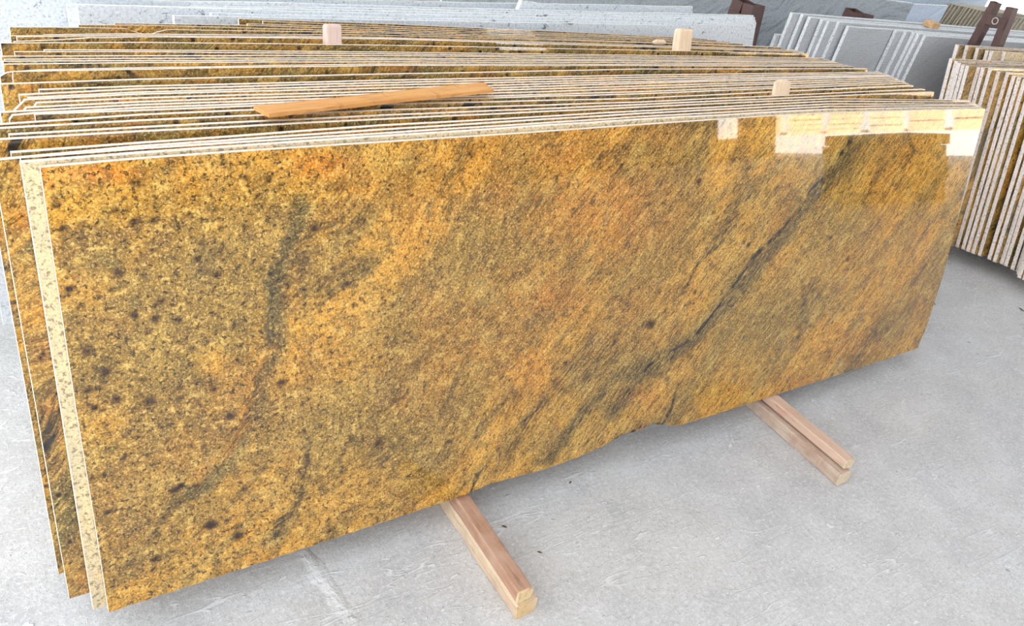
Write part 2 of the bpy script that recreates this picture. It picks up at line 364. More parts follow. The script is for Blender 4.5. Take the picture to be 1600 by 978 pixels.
# depth, [left chain from low to high], [(x, y) along the top arris], right end (or None: where the line meets HULL)
GOLD = [
 (0.000, [(63, 262)], [(220, 248.5), (400, 235.5), (600, 222.6), (800, 209.8), (1000, 195.5), (1200, 181.8), (1300, 176.4)], (1540, 170)),
 (0.0165, [(32, 254)], [(220, 239.3), (600, 213), (1000, 187), (1300, 171)], (1535, 167.5)),
 (0.036, [(32, 247)], [(220, 233), (600, 209), (1000, 183), (1300, 166.8)], (1530, 165)),
 (0.056, [(-12, 251)], [(0, 250), (220, 229.3), (600, 203), (1000, 178), (1300, 162.8)], (1528, 163)),
 (0.078, [(17, 239)], [(220, 224), (600, 196.4), (1000, 174), (1300, 158.6)], (1520, 160)),
 (0.118, [(-30, 221)], [(0, 218.5), (220, 205.8), (600, 186.8), (1000, 168), (1300, 154.6)], (1516, 157)),
 (0.136, [(14, 211)], [(220, 199.5), (600, 180.5), (1000, 164), (1300, 150.6)], None),
 (0.158, [(-26, 203)], [(0, 201), (220, 188.8), (600, 172.2), (1000, 160), (1300, 146)], None),
 (0.184, [(-20, 196)], [(0, 195), (220, 179.8), (600, 163.2), (1000, 154), (1300, 139.5)], None),
 (0.205, [(54.5, 179)], [(220, 173), (600, 158), (1000, 147), (1300, 135)], None),
 (0.220, [(15, 188), (20, 180.5)], [(54, 177.5), (220, 169), (600, 155), (1000, 143.7), (1300, 132)], None),
 (0.236, [(0.7, 176)], [(220, 164.1), (600, 152), (1000, 138.5), (1300, 128.5)], None),
 (0.251, [(38, 172.5), (42, 168.5)], [(220, 159.6), (600, 147), (1000, 135), (1300, 125.5)], None),
 (0.267, [(54.5, 166), (58, 161)], [(220, 153.6), (600, 143), (1000, 130.5), (1300, 122.5)], None),
 (0.283, [(22.6, 173), (40, 156)], [(220, 147.5), (600, 138), (1000, 127.8), (1300, 120.5)], None),
 (0.298, [(44, 153)], [(220, 144.5), (600, 133.4), (1000, 124.4), (1300, 119)], None),
 (0.313, [(30, 148.6)], [(220, 139.3), (600, 129.7), (1000, 121), (1300, 116.5)], None),
 (0.329, [(61, 140.6)], [(220, 135), (600, 125.7), (1000, 117.7), (1300, 114)], None),
 (0.366, [(0.5, 131.8)], [(220, 124.3), (600, 116), (1000, 108.1), (1300, 107.4)], None),
 (0.400, [(20, 123), (20, 112)], [(220, 108.4), (600, 102.4), (1000, 102.6)], None),
 (0.415, [(0, 120), (6, 116), (13, 113)], [(60, 109.5), (220, 106), (600, 100.3), (1000, 100.8)], None),
 (0.431, [(5, 100.6)], [(220, 98), (600, 96.7), (1000, 98.3)], None),
 (0.446, [(5, 96)], [(220, 95), (600, 93.6), (1000, 95.6)], None),
 (0.461, [(7, 93)], [(220, 91.3), (600, 91), (1000, 93.8)], None),
 (0.477, [(2, 88)], [(220, 87.3), (600, 87), (1000, 91.2)], None),
 (0.494, [(22.5, 81)], [(220, 80.8), (600, 84), (1000, 88.9)], None),
 (0.510, [(69, 78)], [(220, 78.4), (600, 81.4), (1000, 86.4)], None),
 (0.552, [(0.6, 67.5)], [(220, 66.3), (600, 70.6), (1000, 78.2)], None),
 (0.592, [(22, 65)], [(60, 63.5), (100, 62), (144, 58.8), (156, 59.2), (220, 57.6), (600, 61), (1000, 73)], None),
 (0.608, [(26, 57.5)], [(220, 55.6), (600, 59.8), (1000, 71.5)], None),
 (0.640, [(16, 56)], [(220, 53.3), (600, 58.5), (1000, 70)], None),
 (0.656, [(68, 54)], [(180, 52.6), (600, 55), (1000, 66.5)], None),
 (0.672, [(15, 42.5)], [(120, 43), (198, 44.6), (206, 48.5), (215, 50.5), (224, 53), (238, 53.2), (246, 50), (262, 46.2), (600, 51.7), (1000, 65.5)], None),
 (0.690, [(122.5, 39)], [(220, 39.2), (600, 49.6), (1000, 62.7)], None),
 (0.705, [(179, 36.5)], [(220, 36.8), (390, 39.5), (600, 46.6), (1000, 60.5)], (1150, 68)),
 (0.721, [(387, 37)], [(600, 43.7), (1000, 58.5)], (1140, 66)),
 (0.736, [(411, 33)], [(600, 40.5), (1000, 57)], (1120, 63)),
 (0.751, [(373, 29.4)], [(600, 37), (1000, 55.3)], (1105, 61)),
]
NG = len(GOLD)
SPECIAL = {
 1: 'polished golden granite slab at the very front, face and swirling veins fully visible',
 2: 'unpolished cream faced granite slab directly behind the front slab',
 4: 'golden granite slab fourth from front, jutting out furthest at the left bottom',
 15: 'golden granite slab fifteenth from front, with long slanting cut left corner',
 11: 'golden granite slab eleventh from front, small clipped left corner and rusty orange tip',
 33: 'golden granite slab near the back with a scooped chip in its top edge',
 38: 'rearmost golden granite slab of the long stack, against the white slabs',
}
slab_tops = {}
def hull_hit(a, b):
    (x0, y0), (x1, y1) = a, b
    k = (y1 - y0) / (x1 - x0)
    for t in range(int(x1) + 5, 1545, 1):
        y = y1 + k * (t - x1) + 0.000012 * (t - x1) ** 2
        for (hx0, hy0), (hx1, hy1) in zip(HULL, HULL[1:]):
            if hx0 <= t <= hx1:
                hy = hy0 + (hy1 - hy0) * (t - hx0) / (hx1 - hx0)
                if hy >= y: return (t, y)
    return (1540, 170)
def build_front(pl, th):
    """front slab: a fine grid so that veins and colour fields follow the stone"""
    top = [pl.uv(p) for p in [(63, 262)] + GOLD[0][2] + [(1540, 170)]]
    botpx = [(170, 957), (300, 914.5), (430, 872), (560, 829), (690, 786), (733, 771), (760, 758.5), (800, 747), (850, 734), (900, 716), (940, 698.5), (955, 690.5),
             (968, 682), (985, 676), (1005, 671), (1016, 663), (1030, 663.5), (1060, 665.5), (1100, 653.5), (1175, 629), (1300, 589), (1380, 563), (1434, 544.5)]
    bot = [pl.uv(p) for p in botpx]
    rt = [pl.uv(p) for p in [(1434, 544.5), (1437, 536), (1448, 511), (1460.7, 470.5), (1474, 430), (1486.6, 380.5), (1498, 335), (1519, 250), (1540, 170)]]
    lt = [pl.uv(p) for p in [(170, 957), (150, 825), (118.5, 635), (80.5, 382), (63, 262)]]
    bu, bv = np.array([p[0] for p in bot]), np.array([p[1] for p in bot]); bv = np.maximum(bv, 0.0); bv[0] = 0.0
    tu, tv = np.array([p[0] for p in top]), np.array([p[1] for p in top])
    ru, rv = np.array([p[0] for p in rt]), np.array([p[1] for p in rt])
    lu, lv = np.array([p[0] for p in lt]), np.array([p[1] for p in lt])
    NU, NV = 440, 140
    a = np.linspace(0, 1, NU + 1)[None, :]; b = np.linspace(0, 1, NV + 1)[:, None]
    vv = b * 0.8 + 0 * a
    ul = np.interp(vv, lv, lu); ur = np.interp(vv, rv, ru); uu = ul + (ur - ul) * a
    lo = np.interp(uu, bu, bv) + 0.0007 * np.sin(uu * 140) + 0.0007; hi = np.interp(uu, tu, tv)
    vv = lo + (hi - lo) * b
    u0 = float(lu[0]); A, Bc = NU + 1, NV + 1
    X = (uu - u0).ravel(); Zz = vv.ravel(); n = X.size
    verts = np.zeros((n, 3)); verts[:, 0] = X; verts[:, 2] = Zz
    idx = np.arange(n).reshape(Bc, A)
    q = np.stack([idx[:-1, :-1], idx[:-1, 1:], idx[1:, 1:], idx[1:, :-1]], -1).reshape(-1, 4)
    faces = [tuple(map(int, r_)) for r_ in q]; mi = [0] * len(faces)
    loop = list(idx[0, :]) + list(idx[1:, -1]) + list(idx[-1, :-1][::-1]) + list(idx[1:-1, 0][::-1])
    loop = [int(i) for i in loop]; k = len(loop)
    back = verts[loop].copy(); back[:, 1] = th
    allv = np.vstack([verts, back])
    for i in range(k):
        j = (i + 1) % k
        faces.append((loop[i], n + i, n + j, loop[j])); mi.append(1)
    faces.append(tuple(range(n + k - 1, n - 1, -1))); mi.append(1)
    o = mesh_obj('granite_slab', allv, faces, [m_gold_front, m_edge], None, mi)
    o.matrix_world = pl.mat(u0)
    me = o.data
    # --- colour fields of the stone, laid out in slab coordinates
    P = np.stack([X + u0, Zz], 1)
    def sdist(pts):
        pts = np.array([pl.uv(p) for p in pts]); best = np.full(n, 9.0)
        for s0, s1 in zip(pts, pts[1:]):
            d = s1 - s0; t = np.clip(((P - s0) @ d) / (d @ d + 1e-12), 0, 1)
            best = np.minimum(best, np.linalg.norm(P - s0 - t[:, None] * d, axis=1))
        return best
    def vnoise(x, y, seed):           # smooth value noise
        r_ = np.random.RandomState(seed).rand(64, 64)
        xi, yi = np.floor(x).astype(int), np.floor(y).astype(int); fx, fy = x - xi, y - yi
        fx = fx * fx * (3 - 2 * fx); fy = fy * fy * (3 - 2 * fy)
        g = lambda i, j: r_[i % 64, j % 64]
        return (g(xi, yi) * (1 - fx) + g(xi + 1, yi) * fx) * (1 - fy) + (g(xi, yi + 1) * (1 - fx) + g(xi + 1, yi + 1) * fx) * fy
    def fb(x, y, s, seed, o_=3):
        t, amp, tot = 0, 1, 0
        for i in range(o_):
            t = t + amp * vnoise(x * s * 2 ** i + 7.3, y * s * 2 ** i + 3.1, seed + i); tot += amp; amp *= .5
        return t / tot
    U_, V_ = P[:, 0], P[:, 1]
    left = np.clip((1.05 - U_) / 0.5, 0, 1)
    # the flow: streaks run up to the right, folding into swirls on the left
    ang = math.radians(47)
    wx = (fb(U_, V_, 1.9, 3) - .5) * (0.08 + 0.30 * left) + 0.03 * left * np.sin(V_ * 9 + U_ * 5); wz = (fb(U_, V_, 1.9, 13) - .5) * (0.08 + 0.30 * left)
    xx, zz = U_ + wx, V_ + wz
    S = xx * math.cos(ang) + zz * math.sin(ang); T = -xx * math.sin(ang) + zz * math.cos(ang)
    flow = np.stack([S, np.zeros(n), T], 1)
    wob = (fb(U_, V_, 22, 31) - .5) * 0.022 + (fb(S, T, 60, 37) - .5) * 0.008
    # dark veins: (points, half width, strength)
    veins = [
     ([(1000, 590), (1015, 570), (1080, 530), (1110, 495), (1150, 440), (1180, 400), (1225, 355), (1265, 300), (1305, 255), (1330, 215)], .007, 1.0),
     ([(960, 640), (1010, 580), (1090, 530), (1130, 480), (1200, 400), (1260, 320), (1330, 240)], .034, .5),
     ([(1085, 473), (1062, 479), (1055, 470), (1072, 450), (1085, 420), (1110, 393), (1130, 375)], .004, .8),
     ([(890, 329), (905, 324), (920, 317), (950, 315)], .004, .75),
     ([(1140, 330), (1180, 285), (1200, 262)], .006, .45), ([(1310, 300), (1350, 305), (1370, 300)], .004, .5),
     ([(735, 769), (745, 745), (775, 705), (800, 674), (840, 640)], .0035, .95), ([(775, 735), (800, 690), (830, 655)], .010, .5),
     ([(960, 688), (1000, 668), (1035, 664), (1048, 640), (1060, 600)], .005, .8), ([(860, 715), (900, 660), (950, 600), (1020, 560)], .02, .45),
     ([(455, 330), (450, 380), (430, 440), (420, 500), (425, 564), (400, 589), (395, 639), (375, 679), (350, 719), (310, 769), (280, 785)], .016, .45),
     ([(430, 565), (402, 600), (385, 660), (365, 700)], .005, .6), ([(330, 520), (345, 512), (400, 505), (440, 500)], .006, .35),
     ([(485, 690), (478, 730), (468, 785), (440, 812), (430, 840)], .007, .7), ([(540, 740), (528, 720), (545, 695), (570, 660), (640, 610)], .006, .45),
     ([(500, 700), (495, 740), (510, 770)], .005, .4), ([(600, 830), (700, 745), (760, 660), (830, 600)], .012, .4),
     ([(130, 530), (160, 560), (155, 600)], .008, .5), ([(740, 480), (752, 497), (770, 500), (780, 520)], .003, .5),
     ([(620, 595), (660, 560), (720, 500), (800, 430)], .010, .35), ([(180, 905), (230, 850), (260, 800)], .007, .55), ([(520, 360), (490, 345), (560, 300)], .005, .45),
     ([(200, 680), (300, 640), (330, 600)], .006, .3), ([(1330, 560), (1380, 520), (1430, 470)], .018, .35), ([(1170, 590), (1230, 540), (1300, 480)], .01, .3),
     ([(850, 500), (930, 400), (1010, 320), (1100, 230)], .012, .25),
    ]
    vein = np.zeros(n)
    for pts, w, s_ in veins:
        d = sdist(pts) + wob * min(1.0, w / 0.008)
        vein = np.maximum(vein, min(1.0, s_ * 1.25) * np.clip(1.35 - np.abs(d) / w, 0, 1))
    st = fb(S * 0.35, T, 16, 51, 4)
    vein = np.maximum(vein, np.clip((st - 0.63) / 0.1, 0, 1) * 0.55)
    def px_blob(cx, cy, rx, ry, rot=0.0):       # a soft patch, given in the picture and moved into the stone
        c = pl.uv((cx, cy)); a_ = pl.uv((cx + rx, cy)) - c; b_ = pl.uv((cx, cy + ry)) - c
        Mx = np.linalg.inv(np.array([a_, b_]).T); q_ = (P - c) @ Mx.T
        if rot:
            cr, sr = math.cos(rot), math.sin(rot); asp = ry / rx
            x_ = q_[:, 0]; y_ = q_[:, 1] * asp
            q_ = np.stack([x_ * cr + y_ * sr, (-x_ * sr + y_ * cr) / asp], 1)
        return np.exp(-(q_ ** 2).sum(1) * 1.2)
    ol = fb(S * 0.5, T, 5.5, 71, 4)
    ol = np.clip((ol - 0.40) / 0.2, 0, 1) * 0.72; ol = np.maximum(ol, np.clip((fb(S * 0.22, T, 22, 81, 3) - 0.5) / 0.15, 0, 1) * 0.6)
    for b_ in [(250, 330, 110, 70, .5), (160, 400, 90, 60, .8), (300, 600, 90, 130, .9), (410, 640, 30, 120, .9), (420, 330, 120, 60, .5), (220, 860, 80, 50, .8), (620, 480, 60, 40, .4),
               (700, 620, 60, 40, .4), (1160, 440, 50, 60, .8), (1240, 330, 60, 60, .8), (1050, 560, 50, 40, .5), (850, 690, 60, 30, .6), (1400, 500, 50, 60, .5), (500, 620, 70, 60, .4), (900, 600, 60, 60, .3), (1290, 260, 60, 40, .7), (620, 300, 50, 60, .4)]:
        ol = np.maximum(ol, b_[4] * px_blob(*b_[:4]))
    for b_ in [(510, 262, 60, 26, .8), (335, 565, 30, 26, .9), (420, 250, 60, 16, .5), (720, 560, 60, 40, .4), (560, 760, 60, 40, .5), (1300, 420, 90, 50, .5), (160, 660, 50, 40, .7), (540, 560, 60, 60, .5),(180, 290, 70, 20, .6), (400, 760, 60, 50, .5)]:
        ol = ol * (1 - b_[4] * px_blob(*b_[:4]))
    for pts, w, s_ in [([(470, 330), (450, 380), (430, 440), (428, 500), (425, 564), (405, 600), (398, 645), (380, 690), (352, 730), (300, 775)], .026, .95),
                       ([(330, 530), (345, 512), (400, 500), (440, 490)], .018, .7), ([(480, 690), (470, 740), (460, 800), (430, 850)], .02, .6), ([(620, 600), (600, 650), (540, 700), (520, 740)], .018, .6),
                       ([(960, 640), (1010, 580), (1090, 520), (1130, 480), (1200, 400), (1260, 320), (1330, 230), (1360, 200)], .045, .85),
                       ([(860, 715), (900, 660), (950, 600), (1020, 560)], .03, .8), ([(240, 270), (270, 340), (250, 420), (290, 480)], .035, .5), ([(1110, 380), (1160, 310), (1230, 250)], .02, .6),
                       ([(740, 745), (790, 690), (850, 620)], .016, .6), ([(560, 330), (620, 300), (690, 260)], .014, .5), ([(190, 880), (250, 830), (330, 790)], .03, .6), ([(680, 740), (740, 690), (800, 600)], .012, .6)]:
        k_ = s_ * np.clip(1.4 - np.abs(sdist(pts) + wob * 1.5) / w, 0, 1); ol = np.maximum(ol, k_)
    orr = np.clip((fb(U_, V_, 5, 91, 3) - 0.52) / 0.25, 0, 1) * 0.25
    for b_ in [(135, 272, 80, 15, 1.3), (510, 258, 70, 22, .75), (950, 330, 130, 90, .55), (860, 460, 90, 60, .5), (820, 580, 60, 60, .45), (880, 240, 80, 40, .5), (1040, 210, 60, 30, .35), (1330, 540, 60, 30, .45),
               (1260, 600, 60, 20, .4), (780, 300, 50, 50, .4), (1000, 620, 40, 20, .4), (75, 290, 14, 12, .9), (560, 290, 60, 30, .4), (450, 700, 20, 40, .2)]:
        orr = np.maximum(orr, b_[4] * px_blob(*b_[:4]))
    for pts, w, s_ in [([(738, 235), (728, 270), (690, 320), (650, 358), (630, 400)], .008, .5), ([(425, 545), (402, 575), (388, 620), (380, 670), (358, 705), (310, 745)], .013, .55)]:
        k_ = s_ * np.clip(1.3 - (sdist(pts) + wob) / w, 0, 1); ol = ol * (1 - k_); orr = np.maximum(orr, k_ * .6)
    # dark mineral spots
    spl = [(187, 426, 7), (340, 429, 5), (308, 405, 4), (540, 272, 4), (520, 257, 5), (210, 345, 4), (243, 345, 5), (470, 360, 4), (491, 356, 5), (577, 366, 5), (232, 626, 9), (440, 598, 7), (360, 650, 6),
           (183, 623, 5), (209, 492, 5), (136, 550, 8), (165, 580, 7), (137, 610, 5), (335, 608, 4), (270, 766, 5), (243, 873, 6), (372, 822, 6), (590, 693, 6), (304, 885, 5), (148, 637, 5), (180, 329, 4), (295, 333, 3),
           (463, 498, 4), (555, 720, 5), (373, 838, 10), (1017, 507, 10), (1115, 332, 4), (1324, 405, 5), (1170, 382, 5), (1086, 456, 4), (1350, 450, 4), (1298, 372, 3), (870, 205, 4), (560, 342, 3), (420, 282, 3), (382, 277, 3), (640, 520, 4), (300, 545, 4),
           (250, 470, 4), (130, 350, 4), (90, 320, 4), (230, 520, 4), (280, 500, 3), (700, 690, 5), (330, 820, 7), (505, 640, 4), (610, 740, 4)]
    r2 = random.Random(5)
    for _ in range(150):
        spl.append((80 + (r2.random() ** 1.4) * 1250, r2.uniform(260, 900), r2.uniform(1.5, 4.0)))
    spt = np.zeros(n)
    for cx, cy, r_ in spl:
        c = pl.uv((cx, cy)); d = P - c; rr = r_ / 1303 * 1.75
        near = (np.abs(d[:, 0]) < rr * 3) & (np.abs(d[:, 1]) < rr * 3)
        dd = np.hypot(d[near, 0], d[near, 1] * 1.15) + wob[near] * 0.5
        spt[near] = np.maximum(spt[near], np.clip(1.5 - dd / rr, 0, 1))
    N_ = len(me.vertices)
    mixc = np.zeros((N_, 4), dtype=np.float32); mixc[:n, 0] = vein; mixc[:n, 1] = np.clip(ol, 0, 1); mixc[:n, 2] = np.clip(orr, 0, 1.15); mixc[:n, 3] = spt
    at = me.attributes.new('stone_mix', 'FLOAT_COLOR', 'POINT'); at.data.foreach_set('color', mixc.ravel())
    cl = np.full(N_, .3, dtype=np.float32); cl[:n] = 0.34 + 0.5 * np.clip((1.2 - U_) / 0.8, 0, 1)
    at = me.attributes.new('stone_calm', 'FLOAT', 'POINT'); at.data.foreach_set('value', cl)
    fl = np.zeros((N_, 3), dtype=np.float32); fl[:n] = flow
    at = me.attributes.new('stone_flow', 'FLOAT_VECTOR', 'POINT'); at.data.foreach_set('vector', fl.ravel())
    return o

gold_planes = []
for i, (d, chain, tops, right) in enumerate(GOLD):
    nxt = GOLD[i + 1][0] if i + 1 < NG else d + 0.02
    th = min(0.0145 if i < 19 else (0.0115 if i < 30 else 0.0075), nxt - d - 0.0012)
    pl = Plane(0, LEAN, C0 + d / math.cos(math.radians(LEAN)), ZB)
    gold_planes.append((pl, th))
    if i == 0:
        o = build_front(pl, th)
    else:
        if right is None: right = hull_hit(tops[-2], tops[-1])
        tp = [pl.uv(p) for p in list(chain) + list(tops) + [right]]
        ul = tp[0][0]; ur = tp[-1][0]
        zlow = 0.0 + (0.004 * rng.random() if i > 4 else 0)
        notch = []
        if i <= 3:                                   # the stones behind share the broken foot of the front one
            notch = [(pl.uv(p)[0], max(0.0, pl.uv(p)[1])) for p in [(925, 708), (960, 684), (1014, 659), (1070, 660)]]
            notch = [(notch[0][0], 0.0)] + notch[1:3] + [(notch[3][0] + .05, 0.0)]
        poly = [(ul, 0.0)] + notch + [(ur - rng.uniform(0, .004), 0.0)] + [tuple(p) for p in reversed(tp)]
        face = m_gold_pale if i == 1 else m_gold
        o = slab_mesh('granite_slab', pl, poly, th, [face, m_edge, m_gold_pale])
        slab_tops[i] = tp
    n_ = i + 1
    lab = SPECIAL.get(n_)
    if not lab:
        if n_ <= 20: lab = 'polished golden granite slab with cream sawn edge, %s from the front of the long stack' % ordinal(n_)
        else: lab = 'golden granite slab with thin cream edge, %s from the rear of the long stack' % ordinal(NG - i)
    tag(o, lab, 'stone slab', 'golden granite slabs in the long leaning stack')

# ------------------------------------------------------------------ timber under the stack: two runners, each of two battens
def batten(name, x0, x1, y0, y1, z0, z1, skew, mat, label, chew=0.002, droop=0.0):
    ny, verts, faces = 26, [], []
    r_ = random.Random(label)
    for j in range(ny + 1):
        t = j / ny; y = (y1 - y0) * t; sx = skew * t
        c = [r_.uniform(-1, 1) * chew for _ in range(8)]
        e = 0.003
        dz = -droop * (1 - min(1, t * 3.2)) if droop > 0 else 0
        prof = [(e, 0), (x1 - x0 - e, 0), (x1 - x0, e), (x1 - x0, z1 - z0 - e), (x1 - x0 - e, z1 - z0), (e, z1 - z0), (0, z1 - z0 - e), (0, e)]
        for q, (px, pz) in enumerate(prof):
            ox = c[q] if q in (2, 3, 6, 7) else 0
            yy = y + (c[q] * 2.2 if j == 0 else 0)
            verts.append((px + sx + ox * 0.5, yy, pz + (dz if z0 > 0.01 else 0)))
    for j in range(ny):
        for q in range(8):
            a = j * 8 + q; b = j * 8 + (q + 1) % 8
            faces.append((a, b, b + 8, a + 8))
    faces.append(tuple(range(7, -1, -1))); faces.append(tuple(range(ny * 8, ny * 8 + 8)))
    o = mesh_obj(name, verts, faces, mat); o.location = (x0, y0, z0)
    return tag(o, label, 'batten', 'timber battens under the golden slabs')
batten('timber_batten', .811, .863, .803, 1.99, 0, .0385, .03, m_batten_low, 'pale lower batten on the floor at the left runner, under the pinkish batten', .003)
batten('timber_batten', .8115, .8475, .811, 1.96, .0395, .0708, .038, m_batten, 'pinkish brown upper batten of the left runner, nearest the camera')
batten('timber_batten', 1.8465, 1.893, .788, 1.99, 0, .0385, .052, wood('greyish_batten', (188, 166, 148), (206, 188, 170), (140, 116, 98), pale=(170, 140, 122), endpale=(208, 190, 166)), 'pale lower batten on the floor at the right runner, under a gapped one', .003)
batten('timber_batten', 1.866, 1.9035, .799, 1.96, .0435, .0708, .03, wood('pale_pink_batten', (196, 158, 138), (214, 186, 164), (142, 108, 92), pale=(206, 180, 160), endpale=(216, 198, 170)), 'weathered upper batten of the right runner, with a dark gap beneath it')

# ------------------------------------------------------------------ blocks and a plank on the stack
def block(name, pl, u0, u1, y0, y1, v0, v1, mat, label):
    w, t, h = u1 - u0, y1 - y0, v1 - v0; e = 0.003
    verts, faces = [], []
    for z, ins in ((0, e), (e, 0), (h * .5, -0.0005), (h - 2 * e, 0), (h - e * .6, e * .5), (h, e * 1.6)):
        for (x, y) in [(e, 0), (w - e, 0), (w, e), (w, t - e), (w - e, t), (e, t), (0, t - e), (0, e)]:
            cx, cy = x - w / 2, y - t / 2
            k = 1 - ins / (min(w, t) / 2)
            verts.append((w / 2 + cx * k, t / 2 + cy * k, z + rng.uniform(-.0006, .0006)))
    for r_ in range(5):
        for q in range(8):
            a = r_ * 8 + q; b = r_ * 8 + (q + 1) % 8; faces.append((a, b, b + 8, a + 8))
    faces.append(tuple(range(7, -1, -1))); faces.append(tuple(range(40, 48)))
    o = mesh_obj(name, verts, faces, mat)
    mm = pl.mat(u0); off = Vector(pl.B) * y0 + Vector(pl.V) * v0
    mm.translation = mm.translation + off; o.matrix_world = mm
    return tag(o, label, 'wooden block', 'small wooden blocks on the stacks')
def between(i, j): return gold_planes[i][0], gold_planes[i][1] + .0006, GOLD[j][0] - GOLD[i][0] - .0008
pl, y0, y1 = between(27, 28)
a, b = pl.uv((514, 69)), pl.uv((538, 69))
block('spacer_block', pl, a[0], b[0], y0, y1, a[1] - .12, a[1] + .042, m_block_pink, 'pinkish wooden block wedged upright between slabs at the left rear')
a, b = pl.uv((1062, 80)), pl.uv((1084, 81))
block('spacer_block', pl, a[0] + .003, b[0], y0, y1, a[1] - .12, a[1] + .062, m_block, 'tall pale wooden block wedged upright between slabs at the right rear')
pl, y0, y1 = between(7, 8)
a, b = pl.uv((1217, 147)), pl.uv((1241, 147))
block('spacer_block', pl, a[0], b[0], y0, y1, a[1] - .12, a[1] + .034, m_block, 'short squarish cream wooden block wedged near the front right of the stack')
pl, y0, y1 = between(30, 31)
pl2 = gold_planes[31][0]
a, b = pl.uv((1024, 63)), pl.uv((1042, 63))
topv = max(np.interp(a[0], [p[0] for p in slab_tops[k]], [p[1] for p in slab_tops[k]]) - gold_planes[0][0].V[2] * 0 for k in (30,))
block('spacer_block', pl, a[0], b[0], 0.001, .0145, topv + .0012, topv + .016, m_block, 'small low wooden chip lying on slab edges beside the tall block')

# plank lying across slab tops
def plank():
    L0, L1 = np.array([.468, 1.384]), np.array([.985, 1.466]); d = L1 - L0; L = np.linalg.norm(d); a = math.atan2(d[1], d[0]); W_ = .041; T_ = .009
    zt = 0
    for i, tp in slab_tops.items():
        pl, th = gold_planes[i]
        for p in tp:
            q = pl.O + pl.U * p[0] + pl.V * p[1]
            if .2 < q[0] < 1.3 and 1.3 < q[1] < 1.6: zt = max(zt, q[2])
        us = [p[0] for p in tp]
        for u in np.linspace(.45, 1.0, 12):
            if us[0] < u < us[-1]:
                q = pl.O + pl.U * u + pl.V * np.interp(u, us, [p[1] for p in tp])
                if 1.34 < q[1] < 1.50: zt = max(zt, q[2])
    n, verts, faces = 16, [], []
    for j in range(n + 1):
        t = j / n; x = L * t; w = W_ * (1 - .06 * math.sin(t * 5)); bow = 0.006 * max(0, t - .35) ; s = .004 * math.sin(t * math.pi)
        sk = -.008 if j == 0 else (.006 if j == n else 0)
        for (y, z) in [(-w / 2, .001), (w / 2, .001), (w / 2, T_ - .001), (w / 2 - .001, T_), (-w / 2 + .001, T_), (-w / 2, T_ - .001)]:
            verts.append((x + sk * (y / w), y + s, z + bow))
    for j in range(n):
        for q in range(6):
            a_ = j * 6 + q; b_ = j * 6 + (q + 1) % 6; faces.append((a_, b_, b_ + 6, a_ + 6))
    faces.append(tuple(range(5, -1, -1))); faces.append(tuple(range(n * 6, n * 6 + 6)))
    o = mesh_obj('wooden_plank', verts, faces, m_plank)
    o.location = (L0[0], L0[1], zt + .0005); o.rotation_euler = (0, 0, a)
    tag(o, 'thin orange brown sawn plank lying slantwise on the golden slab tops', 'plank')
    print('PLANK z', zt)
plank()

# ------------------------------------------------------------------ white granite slabs behind
def rect_slab(az, th, c, tops, thick, mats, label, cat='stone slab', group=None, zb=0.075, right_u=None, length=None, name='granite_slab', rpoly=None):
    pl = Plane(az, th, c, zb)
    tp = [pl.uv(p) for p in tops]
    if length: tp = tp + [np.array([tp[-1][0] + length, tp[-1][1]])]
    r = 0.006
    poly = [(tp[0][0], 0.0), (tp[-1][0], 0.0)] + [tuple(p) for p in reversed(tp)]
    if rpoly: poly = [tuple(pl.uv(p)) for p in rpoly]
    o = slab_mesh(name, pl, poly, thick, mats, jitter=.0015)
    tag(o, label, cat, group)
    return o, tp
gw = 'white granite slabs leaning behind the golden stack'
WM = [m_white, m_white_edge]
WS = [
 (1.935, [(272, 24.5), (600, 31.5), (1000, 38.5), (1056, 40)], 'short white granite slab with dark flecks, frontmost against the golden stack'),
 (1.957, [(330, 20), (600, 27), (1000, 35), (1150, 40)], 'white granite slab showing only its rough top edge above the short one'),
 (1.981, [(121, 7.5), (600, 21.5), (1000, 29.5), (1182, 35)], 'long white granite slab whose clean right end shows left of the brown post'),
 (2.003, [(105, 6), (600, 17.2), (1000, 25), (1181, 31.5)], 'white granite slab whose narrow left end strip shows beside the long one'),
 (2.026, [(300, 9), (600, 13.5), (900, 20), (1180, 27)], 'white granite slab with mossy rough top edge and blunt right corner'),
 (2.050, [(-90, -8), (600, 9), (900, 17), (1178, 24)], 'large pale grey white slab with dark scratches filling the far left corner'),
 (2.140, [(-220, -30), (475, -1), (800, 5), (1000, 8.5), (1083, 10)], 'greenish white slab ending furthest back, right end above the white stack'),
]
for c, tp, lab in WS: rect_slab(0, LEAN, c, tp, .0205, WM, lab, group=gw)
# broken fragment, its top running down to the right
rect_slab(0, LEAN, 2.083, None or [(807, 16), (816, 1)], .02, WM, 'broken white granite piece with a sloping top between the white slabs', group=gw,
          rpoly=[(800, 40), (1000, 40), (960, 24), (905, 18.5), (860, 8), (830, 2), (816, 1)])

